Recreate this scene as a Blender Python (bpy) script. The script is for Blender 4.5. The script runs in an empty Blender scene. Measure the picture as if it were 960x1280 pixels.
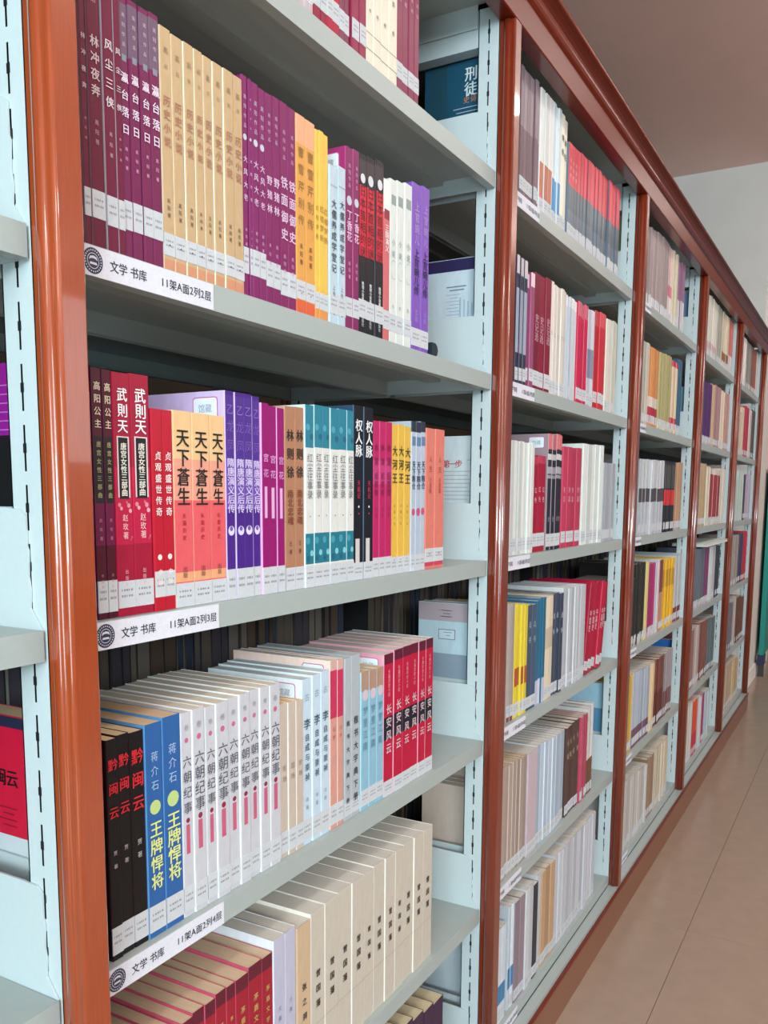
import bpy, bmesh, math, random
from mathutils import Vector, Matrix
random.seed(7)
S = bpy.context.scene
COL = S.collection

# ------------------------------------------------------------------ camera
cam_d = bpy.data.cameras.new('camera')
cam = bpy.data.objects.new('camera', cam_d); COL.objects.link(cam)
R_ = Vector((0.49190461, -0.87062168, 0.00690945))
U_ = Vector((0.10457002, 0.06695727, 0.99226097))
F_ = Vector((0.86434655, 0.48737523, -0.12397752))
m = Matrix.Identity(4)
for k in range(3):
    m[k][0], m[k][1], m[k][2] = R_[k], U_[k], -F_[k]
m[0][3], m[1][3], m[2][3] = -0.5293, -0.5857, 1.2554
cam.matrix_world = m
cam_d.sensor_fit = 'HORIZONTAL'; cam_d.sensor_width = 36.0
cam_d.lens = 36.0*1080/960
cam_d.shift_y = 114.6/960
cam_d.clip_start = 0.02
S.camera = cam

# ------------------------------------------------------------------ light
w = bpy.data.worlds.new('daylight'); S.world = w; w.use_nodes = True
w.node_tree.nodes['Background'].inputs[0].default_value = (0.80, 0.92, 1.0, 1)
w.node_tree.nodes['Background'].inputs[1].default_value = 0.2

def area(name, loc, target, sx, sy, power, col):
    l = bpy.data.lights.new(name, 'AREA'); l.shape = 'RECTANGLE'
    l.size, l.size_y, l.energy, l.color = sx, sy, power, col
    o = bpy.data.objects.new(name, l); COL.objects.link(o)
    o.location = loc
    d = Vector(target)-Vector(loc)
    o.rotation_euler = d.to_track_quat('-Z', 'Y').to_euler()
    return o
area('window_light_near', (-2.3, -.95, 1.75), (0, -.75, 1.75), 0.8, 2.3, 60, (0.70, 0.94, 1.0))
area('fill_light_high', (-4.6, -3.6, 2.45), (3, -2.6, 2.45), 2.6, 1.1, 330, (0.84, 0.96, 1.0))  # added fill that brightens the end wall and ceiling
area('window_light_side', (2.4, -6.0, 2.3), (2.4, 0, 2.1), 9.0, 1.5, 115, (0.94, 0.97, 1.0))
for k in range(4):
    area('ceiling_tube_light', (-.9+2.1*k, -1.15, 3.2), (-.9+2.1*k, -1.15, 0), 1.2, 0.14, 10, (1.0, 0.96, 0.90))
for k in range(4):   # added fill lights, aimed up to brighten the ceiling
    area('ceiling_fill_light', (-.2+2.1*k, -1.9, 2.75), (-.2+2.1*k, -1.9, 4), 1.2, 0.2, 15, (1.0, 0.97, 0.93))

S.view_settings.view_transform = 'Standard'
S.view_settings.look = 'None'
S.view_settings.gamma = 1.0
S.view_settings.use_curve_mapping = False
S.view_settings.exposure = -0.14

# ------------------------------------------------------------------ materials
def lin(h):
    o = []
    for i in (0, 2, 4):
        c = int(h[i:i+2], 16)/255
        o.append(c/12.92 if c <= 0.04045 else ((c+0.055)/1.055)**2.4)
    return (o[0], o[1], o[2], 1)
MATS = {}
def mat(hexv, kind='cover'):
    key = (hexv, kind)
    if key in MATS: return MATS[key]
    mt = bpy.data.materials.new(kind+'_'+hexv); mt.use_nodes = True
    nt = mt.node_tree; N = nt.nodes; L = nt.links
    b = N['Principled BSDF']
    c = lin(hexv)
    tc = N.new('ShaderNodeTexCoord'); mp = N.new('ShaderNodeMapping'); nz = N.new('ShaderNodeTexNoise')
    L.new(tc.outputs['Object'], mp.inputs['Vector']); L.new(mp.outputs[0], nz.inputs['Vector'])
    mix = N.new('ShaderNodeMix'); mix.data_type = 'RGBA'
    L.new(nz.outputs['Fac'], mix.inputs[0])
    amt = {'cover': .10, 'paper': .10, 'steel': .03, 'tile': .10, 'plaster': .05, 'wood': .55, 'wood2': .5, 'ink': .02, 'pages': .22}[kind]
    lo = [v*(1-amt) for v in c[:3]]+[1]; hi = [min(1, v*(1+amt)) for v in c[:3]]+[1]
    sc = {'cover': (25, 25, 9), 'paper': (60, 60, 60), 'steel': (30, 30, 30), 'tile': (3, 3, 3), 'plaster': (1.2, 1.2, 1.2),
          'wood': (110, 110, 4.5), 'wood2': (4, 110, 110), 'ink': (30, 30, 30), 'pages': (900, 4, 4)}[kind]
    mp.inputs['Scale'].default_value = sc
    b.inputs['Roughness'].default_value = {'cover': .42, 'paper': .7, 'steel': .38, 'tile': .22, 'plaster': .85, 'wood': .28, 'wood2': .30, 'ink': .5, 'pages': .9}[kind]
    if kind in ('wood', 'wood2'):
        hi = list(lin(hexv)); lo = [c[0]*.62, c[1]*.50, c[2]*.42, 1]
        nz.inputs['Detail'].default_value = 4
        b.inputs['Coat Weight'].default_value = 1.0 if kind == 'wood' else .25; b.inputs['Coat Roughness'].default_value = .045
        if kind == 'wood2': b.inputs['Specular IOR Level'].default_value = .25
    if kind == 'cover':
        b.inputs['Coat Weight'].default_value = .04; b.inputs['Coat Roughness'].default_value = .12; b.inputs['Specular IOR Level'].default_value = .3
    if kind in ('pages', 'plaster'):
        b.inputs['Specular IOR Level'].default_value = .15
    mix.inputs[6].default_value = lo; mix.inputs[7].default_value = hi
    L.new(mix.outputs[2], b.inputs['Base Color'])
    MATS[key] = mt
    return mt
# ------------------------------------------------------------------ mesh helpers
class MB:
    def __init__(s): s.v = []; s.f = []; s.m = []; s.mats = []
    def mi(s, mt):
        if mt not in s.mats: s.mats.append(mt)
        return s.mats.index(mt)
    def face(s, pts, mt):
        n = len(s.v); s.v += [tuple(p) for p in pts]; s.f.append(tuple(range(n, n+len(pts)))); s.m.append(s.mi(mt))
    def box(s, x0, x1, y0, y1, z0, z1, mt):
        n = len(s.v)
        s.v += [(x0,y0,z0),(x1,y0,z0),(x1,y1,z0),(x0,y1,z0),(x0,y0,z1),(x1,y0,z1),(x1,y1,z1),(x0,y1,z1)]
        for q in ((0,3,2,1),(4,5,6,7),(0,1,5,4),(1,2,6,5),(2,3,7,6),(3,0,4,7)):
            s.f.append(tuple(n+i for i in q)); s.m.append(s.mi(mt))
    def prism(s, prof, axis, a, b, mt, caps=True):
        """prof: closed list of 2D points; axis 'X' -> (y,z), 'Y' -> (x,z), 'Z' -> (x,y)"""
        def P(p, t):
            return (t, p[0], p[1]) if axis == 'X' else ((p[0], t, p[1]) if axis == 'Y' else (p[0], p[1], t))
        n = len(s.v); k = len(prof)
        s.v += [P(p, a) for p in prof]+[P(p, b) for p in prof]
        for i in range(k):
            j = (i+1) % k
            s.f.append((n+i, n+j, n+k+j, n+k+i)); s.m.append(s.mi(mt))
        if caps:
            s.f.append(tuple(n+i for i in reversed(range(k)))); s.m.append(s.mi(mt))
            s.f.append(tuple(n+k+i for i in range(k))); s.m.append(s.mi(mt))
    def mesh(s, name, fix=True):
        me = bpy.data.meshes.new(name); me.from_pydata(s.v, [], s.f)
        for mt in s.mats: me.materials.append(mt)
        me.polygons.foreach_set('material_index', s.m)
        if fix:
            bm = bmesh.new(); bm.from_mesh(me); bmesh.ops.recalc_face_normals(bm, faces=bm.faces); bm.to_mesh(me); bm.free()
        me.update(); return me
    def obj(s, name, parent=None, loc=(0,0,0), fix=True):
        return link(name, s.mesh(name, fix), parent, loc)
def link(name, me, parent=None, loc=(0,0,0)):
    o = bpy.data.objects.new(name, me); COL.objects.link(o); o.location = loc
    if parent is not None: o.parent = parent
    return o
def tag(o, label=None, cat=None, group=None, kind=None):
    for k, v in (('label', label), ('category', cat), ('group', group), ('kind', kind)):
        if v: o[k] = v
    return o
def empty(name, loc, label, cat, group=None):
    o = bpy.data.objects.new(name, None); COL.objects.link(o); o.location = loc; o.empty_display_size = .02
    return tag(o, label, cat, group)
def smooth(o, narrow=.0052):
    """round only the narrow strips of a moulded profile; the broad faces stay flat"""
    me = o.data
    for p in me.polygons:
        vs = [me.vertices[i].co for i in p.vertices]
        if len(vs) == 4:
            e = sorted(((vs[k]-vs[(k+1) % 4]).length for k in range(4)))
            p.use_smooth = e[0] < narrow

# ------------------------------------------------------------------ printed characters (flat print)
GL = {}
def glyph(ch, bold):
    k = (ch, bold)
    if k in GL: return GL[k]
    cu = bpy.data.curves.new('glyph', 'FONT'); cu.body = ch; cu.size = 1.0; cu.resolution_u = 2
    cu.fill_mode = 'FRONT'; cu.offset = 0.0
    ob = bpy.data.objects.new('glyph', cu); COL.objects.link(ob)
    dg = bpy.context.evaluated_depsgraph_get()
    me = ob.evaluated_get(dg).to_mesh()
    vs = [(v.co.x, v.co.y) for v in me.vertices]; fs = [tuple(p.vertices) for p in me.polygons]
    ob.evaluated_get(dg).to_mesh_clear()
    bpy.data.objects.remove(ob); bpy.data.curves.remove(cu)
    if vs:
        x0 = min(v[0] for v in vs); x1 = max(v[0] for v in vs); y0 = min(v[1] for v in vs); y1 = max(v[1] for v in vs)
        cx, cy = (x0+x1)/2, (y0+y1)/2
        if ord(ch) > 0x2e80: cy = .38
        vs = [(v[0]-cx, v[1]-cy) for v in vs]
    if bold and vs:      # heavier strokes: the same outlines set twice more, a hair apart
        n = len(vs); base = list(vs); bf = list(fs)
        for dx, dy in ((.022, .010), (-.022, -.010)):
            o = len(vs); vs += [(u+dx, v+dy) for u, v in base]; fs += [tuple(i+o for i in f) for f in bf]
    GL[k] = (vs, fs)
    return GL[k]
def put_char(mb, ch, cx, cz, size, mt, y, bold=False, sx=1.0, plane='F'):
    vs, fs = glyph(ch, bold)
    n = len(mb.v); mi = mb.mi(mt)
    if plane == 'F':      # faces -Y : u -> +X
        mb.v += [(cx+u*size*sx, y, cz+v*size) for u, v in vs]
    else:                 # on a cover facing -X : u -> -Y
        mb.v += [(y, cx-u*size*sx, cz+v*size) for u, v in vs]
    if bold:              # keep the three layers a hair apart in depth
        k = len(vs)//3
        for i in range(n, len(mb.v)):
            d = -.00004*((i-n)//k); v = mb.v[i]
            mb.v[i] = (v[0], v[1]+d, v[2]) if plane == 'F' else (v[0]+d, v[1], v[2])
    mb.f += [tuple(n+i for i in f) for f in fs]; mb.m += [mi]*len(fs)
def put_rect(mb, a0, a1, z0, z1, mt, y, plane='F'):
    P = [(a0, z0), (a1, z0), (a1, z1), (a0, z1)]
    mb.face([(a, y, z) if plane == 'F' else (y, a, z) for a, z in P], mt)
def put_disc(mb, a, z, r, mt, y, plane='F', k=14, rz=None):
    rz = rz or r
    P = [(a+r*math.cos(i*2*math.pi/k), z+rz*math.sin(i*2*math.pi/k)) for i in range(k)]
    mb.face([(p, y, q) if plane == 'F' else (y, p, q) for p, q in P], mt)
# ------------------------------------------------------------------ the setting
W = .98                                  # post to post
SH = [1.818, 1.473, 1.138, .797, .46, .14]   # shelf tops, row 0 the highest
DEEP = .50                               # whole depth of the two-sided shelving
steel = mat('C0CED1', 'steel'); steel2 = mat('A3ADAB', 'steel'); dark = mat('17181A', 'ink')
woodL = mat('A84A22', 'wood'); woodShade = mat('86331C', 'wood'); woodD = mat('74240F', 'wood2'); woodP = mat('8A5A42', 'wood2')  # second post wood is the first with shade put into its colour

b = MB(); b.box(-5, 11, -9, 3.2, -.06, -.004, mat('7C6E62', 'plaster'))
floor = tag(b.obj('floor'), kind='structure')
b = MB(); g = .0007; n0 = .0008
b.box(g, .8-g, g, .8-g, -.0039, 0, mat('A08C7C', 'tile')); tile_me = b.mesh('floor_tile')
for i in range(-5, 12):
    for j in range(-5, 4):
        x, y = 1.99+.8*i-.0, -.19+.8*j
        if x < -4.4 or x > 10.2: continue
        link('floor_tile', tile_me, floor, (x, y, 0))
b = MB(); b.box(-5, 11, -9, 3.2, 3.29, 3.35, mat('F0D2C8', 'plaster')); tag(b.obj('ceiling'), kind='structure')
b = MB(); b.box(5.45, 5.6, .085, 3.2, 0, 3.29, mat('DCDDDA', 'plaster')); tag(b.obj('wall_end'), kind='structure')
b = MB(); b.box(5.6, 10.4, .085, .25, 0, 3.29, mat('D8CFC6', 'plaster')); tag(b.obj('wall_side'), kind='structure')
b = MB(); b.box(5.44, 10.4, .073, .085, 0, .1, mat('E4E0D8', 'plaster')); tag(b.obj('baseboard_side'), kind='structure')
b = MB(); b.box(-4.9, 5.45, 1.55, 1.7, 0, 3.29, mat('4E463C', 'plaster')); tag(b.obj('shade_wall_back'), kind='structure')  # added backing, coloured dark to cut bounced light behind the shelves

b = MB(); b.box(-5, -4.9, .62, 3.2, 0, 3.29, mat('8C8478', 'plaster')); tag(b.obj('shade_wall_left'), kind='structure')  # unseen blocker added to keep light out of the back aisle
# teal folding board standing against the side wall
t = empty('folding_board', (6.42, .045, 0), 'teal folding board on dark feet standing against the far wall', 'board')
b = MB(); b.box(-.42, .42, -.016, .016, .16, 1.42, mat('1F8A80', 'cover')); b.obj('panel', t)
b = MB(); b.box(-.44, .44, -.02, .02, 1.42, 1.46, mat('C8C8C0', 'steel')); b.obj('top_rail', t)
for sx in (-1, 1):
    b = MB(); b.box(sx*.38-.06, sx*.38+.06, -.022, .022, .09, .16, mat('2C3450', 'cover')); b.box(sx*.38-.012, sx*.38+.012, -.02, .02, 0, .09, mat('3C3A38', 'steel')); b.obj('foot', t)

# ------------------------------------------------------------------ the shelving
TRIM = [(-.030,.028),(-.030,.0216),(-.0312,.0212),(-.0324,.0202),(-.0334,.0186),(-.0340,.0166),(-.0341,.0146),(-.0337,.0126),(-.0328,.0108),(-.0316,.0096),(-.030,.0090),(-.030,.0042),
        (-.0293,.0022),(-.0278,.0006),(-.0258,0),(-.002,0),(-.0004,.0008),(0,.0025),(0,.028)]
def wood_post(parent, back=False, first=False):
    b = MB()
    pr = TRIM if not back else [(x, DEEP-y) for x, y in TRIM]
    b.prism(pr, 'Z', .1135, 2.062, woodL if first else woodShade)
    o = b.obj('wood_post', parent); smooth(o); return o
def column(parent, y0, y1):
    """hollow slotted steel column, slots pierce both side faces"""
    b = MB(); x0, x1 = -.0296, -.0004; ym = (y0+y1)/2; s = .0012; zt = 2.09
    b.box(x0+.004, x1-.004, ym-.009, ym+.009, .01, zt-.002, dark)          # dark core standing in for the shade behind the slots
    for yy in (y0, y1): b.box(x0, x1, min(yy, yy+(.0015 if yy == y0 else -.0015)), max(yy, yy+(.0015 if yy == y0 else -.0015)), 0, zt, steel)
    for x in (x0, x1):
        b.face([(x,y0,0),(x,ym-s,0),(x,ym-s,zt),(x,y0,zt)], steel)
        b.face([(x,ym+s,0),(x,y1,0),(x,y1,zt),(x,ym+s,zt)], steel)
        z = 0.0; k = 0
        while z < zt-.06:
            b.face([(x,ym-s,z),(x,ym+s,z),(x,ym+s,z+.0115),(x,ym-s,z+.0115)], steel)
            k += 1; z += .0505
        b.face([(x,ym-s,z),(x,ym+s,z),(x,ym+s,zt),(x,ym-s,zt)], steel)
        # notch at the middle of each slot, its shade painted as a dark patch
        z = 0.0
        e = .0002 if x == x1 else -.0002
        while z < zt-.06:
            zc = z+.031
            b.face([(x+e,ym-.0022,zc-.004),(x+e,ym+.0022,zc-.004),(x+e,ym+.0022,zc+.004),(x+e,ym-.0022,zc+.004)], dark)
            z += .0505
    return b.obj('steel_column', parent, fix=False)
def plate_profile(top, mirror=False):
    zb, zt = top-.027, top+.105
    p = [(.2440,zb),(.0335,zb),(.0335,zb+.026),(.0475,top+.018),(.0462,top+.034),(.0482,top+.046),(.0470,top+.068),(.0486,top+.072),(.0486,top+.098),(.0560,top+.1035),(.075,zt),(.2440,zt)]
    return p if not mirror else [(DEEP-y, z) for y, z in p]
PLATES = {}
def side_plate(parent, top, x0, x1, mirror):
    b = MB(); b.prism(plate_profile(top, mirror), 'X', x0, x1, steel)
    return b.obj('side_plate', parent)
def shelf_board(parent, top, mirror):
    """pressed steel tray: deck, front lip with a return, stiffening rib underneath, back lip; hollow below"""
    b = MB(); x0, x1 = .0030, W-.0334
    def yb(a, c): return (a, c) if not mirror else (DEEP-c, DEEP-a)
    b.box(x0, x1, *yb(.0312, .2440), top-.0012, top, steel2)
    b.box(x0, x1, *yb(.0300, .0312), top-.027, top, steel2)
    b.box(x0, x1, *yb(.0312, .045), top-.027, top-.0258, steel2)
    b.box(x0, x1, *yb(.130, .160), top-.008, top-.0013, steel2)
    b.box(x0, x1, *yb(.2428, .2440), top-.027, top-.0012, steel2)
    return b.obj('shelf_board', parent)
CARD = None
emb_d, emb_w = mat('28304A', 'ink'), mat('D4D4DE', 'ink')
def run_text(b, s, x, ink):
    for ch in s:
        w = .0104 if ord(ch) > 255 else (.0060 if ch.isdigit() else .0078)
        put_char(b, ch, x+w/2, .0128, .0104, ink, -.0009, True); x += w
def label_card(parent, x, top, col, row, detailed=True):
    """paper location card slipped on the shelf front"""
    wd, z0, z1 = .176, top-.0268, top-.0008
    b = MB(); b.box(0, wd, -.0007, 0, 0, z1-z0, mat('D6D8E2', 'paper'))
    c = b.obj('label_card', parent, (x, .0298, z0))
    if not detailed:
        b = MB(); put_disc(b, .016, .013, .009, emb_d, -.0009); b.obj('emblem', c, fix=False)
        b = MB(); ink = mat('30323C', 'ink')
        for i, ch in enumerate('文学书库'): put_char(b, ch, .041+i*.0105, .013, .0105, ink, -.0009, True)
        b.obj('library_name', c, fix=False); b = MB()
        run_text(b, '11架A面%d列%d层' % (col, row), .102, ink)
        b.obj('shelf_code', c, fix=False); return c
    b = MB()
    put_disc(b, .0155, .013, .0112, emb_d, -.0008, k=28)
    for i in range(24):
        a = i*math.pi/12
        put_disc(b, .0155+.0091*math.cos(a), .013+.0091*math.sin(a), .0007, emb_w, -.0010, k=6)
    put_disc(b, .0155, .013, .0068, emb_w, -.0009, k=24); put_disc(b, .0155, .013, .0062, emb_d, -.0010, k=24)
    b.face([(.0105,-.0011,.0135),(.0118,-.0011,.0165),(.0155,-.0011,.0175),(.0192,-.0011,.0165),(.0205,-.0011,.0135),(.018,-.0011,.0148),(.0155,-.0011,.0152),(.013,-.0011,.0148)], emb_w)
    b.face([(.0112,-.0011,.0098),(.0198,-.0011,.0098),(.0192,-.0011,.0118),(.0118,-.0011,.0118)], emb_w)
    b.obj('emblem', c, fix=False)
    b = MB(); ink = mat('30323C', 'ink')
    for i, ch in enumerate('文学书库'): put_char(b, ch, .040+i*.0107+(.003 if i > 1 else 0), .013, .0108, ink, -.0009, True)
    b.obj('library_name', c, fix=False); b = MB()
    run_text(b, '11架A面%d列%d层' % (col, row), .0985, ink)
    b.obj('shelf_code', c, fix=False)
    return c
BAYW = ['shelving bay cut off by the picture edge, before the first orange post', 'first full shelving bay, of pale steel with glossy orange posts', 'second full shelving bay, holding a long row of red-topped books',
        'third full shelving bay, with yellow books on its fourth shelf', 'fourth full shelving bay, with a white booklet lying on its books', 'last shelving bay, beside the white wall and teal board']
for i in range(-1, 5):
    bay = empty('bookcase_bay', (i*W, 0, 0), BAYW[i+1], 'bookcase')
    posts = [0.0 if i == -1 else None, W] if i == -1 else [W]
    if i == -1: posts = [0.0, W]
    for p in posts:
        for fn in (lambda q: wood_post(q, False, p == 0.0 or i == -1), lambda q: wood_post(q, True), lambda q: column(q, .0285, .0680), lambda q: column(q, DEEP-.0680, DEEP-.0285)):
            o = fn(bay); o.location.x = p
        for za, zb in ((2.03, 2.09), (.02, .10)):
            b = MB(); b.box(-.028, -.002, .068, DEEP-.068, za, zb, steel)
            o = b.obj('tie_bar', bay); o.location.x = p
    for r, top in enumerate(SH):
        for mir in (False, True):
            shelf_board(bay, top, mir)
            side_plate(bay, top, .0002, .0024, mir)
            side_plate(bay, top, W-.0324, W-.0302, mir)
    b = MB(); b.box(.0005, W-.0305, .0305, DEEP-.0305, 2.098, 2.1, steel2)
    b.box(.0005, W-.0305, .0288, .0305, 2.066, 2.1, steel2); b.box(.0005, W-.0305, DEEP-.0305, DEEP-.0288, 2.066, 2.1, steel2)
    b.box(.0005, .002, .069, DEEP-.069, 2.06, 2.098, steel); b.box(W-.032, W-.0305, .069, DEEP-.069, 2.06, 2.098, steel)
    b.obj('top_panel', bay)
    if 0 <= i <= 2:
        for r in range(6):
            label_card(bay, .019, SH[r], i+2, r+1, detailed=(i == 0))
# crown moulding and plinth run along every bay
CROWN = [(.028,2.0625),(.002,2.0625),(0,2.0645),(0,2.112),(-.003,2.113),(-.0065,2.1165),(-.0085,2.1215),(-.0085,2.1265),(-.0065,2.1300),(-.005,2.1310),
         (-.0065,2.1360),(-.0105,2.1420),(-.0165,2.1465),(-.0225,2.1485),(-.0245,2.1505),(-.0250,2.1540),(-.0235,2.1575),(-.0205,2.1590),(.028,2.1590)]
b = MB(); b.prism(CROWN, 'X', -W-.03, 4.93, woodD); b.box(-W-.03, 4.93, .028, DEEP, 2.151, 2.159, woodD)
b.box(-W-.03, 4.93, DEEP, DEEP+.02, 2.0625, 2.159, woodD)
o = tag(b.obj('crown_moulding'), 'dark red wooden crown moulding running along the top of the shelving', 'moulding'); smooth(o)
t = empty('plinth', (0, 0, 0), 'brown wooden plinth with red lip under the bottom shelves', 'plinth')
b = MB(); b.box(-W-.03, 4.95, .0, .014, 0.0, .092, woodP); b.box(4.936, 4.95, .014, DEEP, 0, .092, woodP); b.obj('plinth_board', t)
b = MB(); b.prism([(-.002,.0925),(-.0035,.095),(-.0035,.101),(-.002,.1035),(.004,.1035),(.004,.0925)], 'X', -W-.03, 4.952, woodD); b.obj('plinth_lip', t)
b = MB(); b.box(-W-.03, 4.95, .0045, .0282, .0925, .1125, steel2); b.obj('base_ledge', t)
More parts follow.
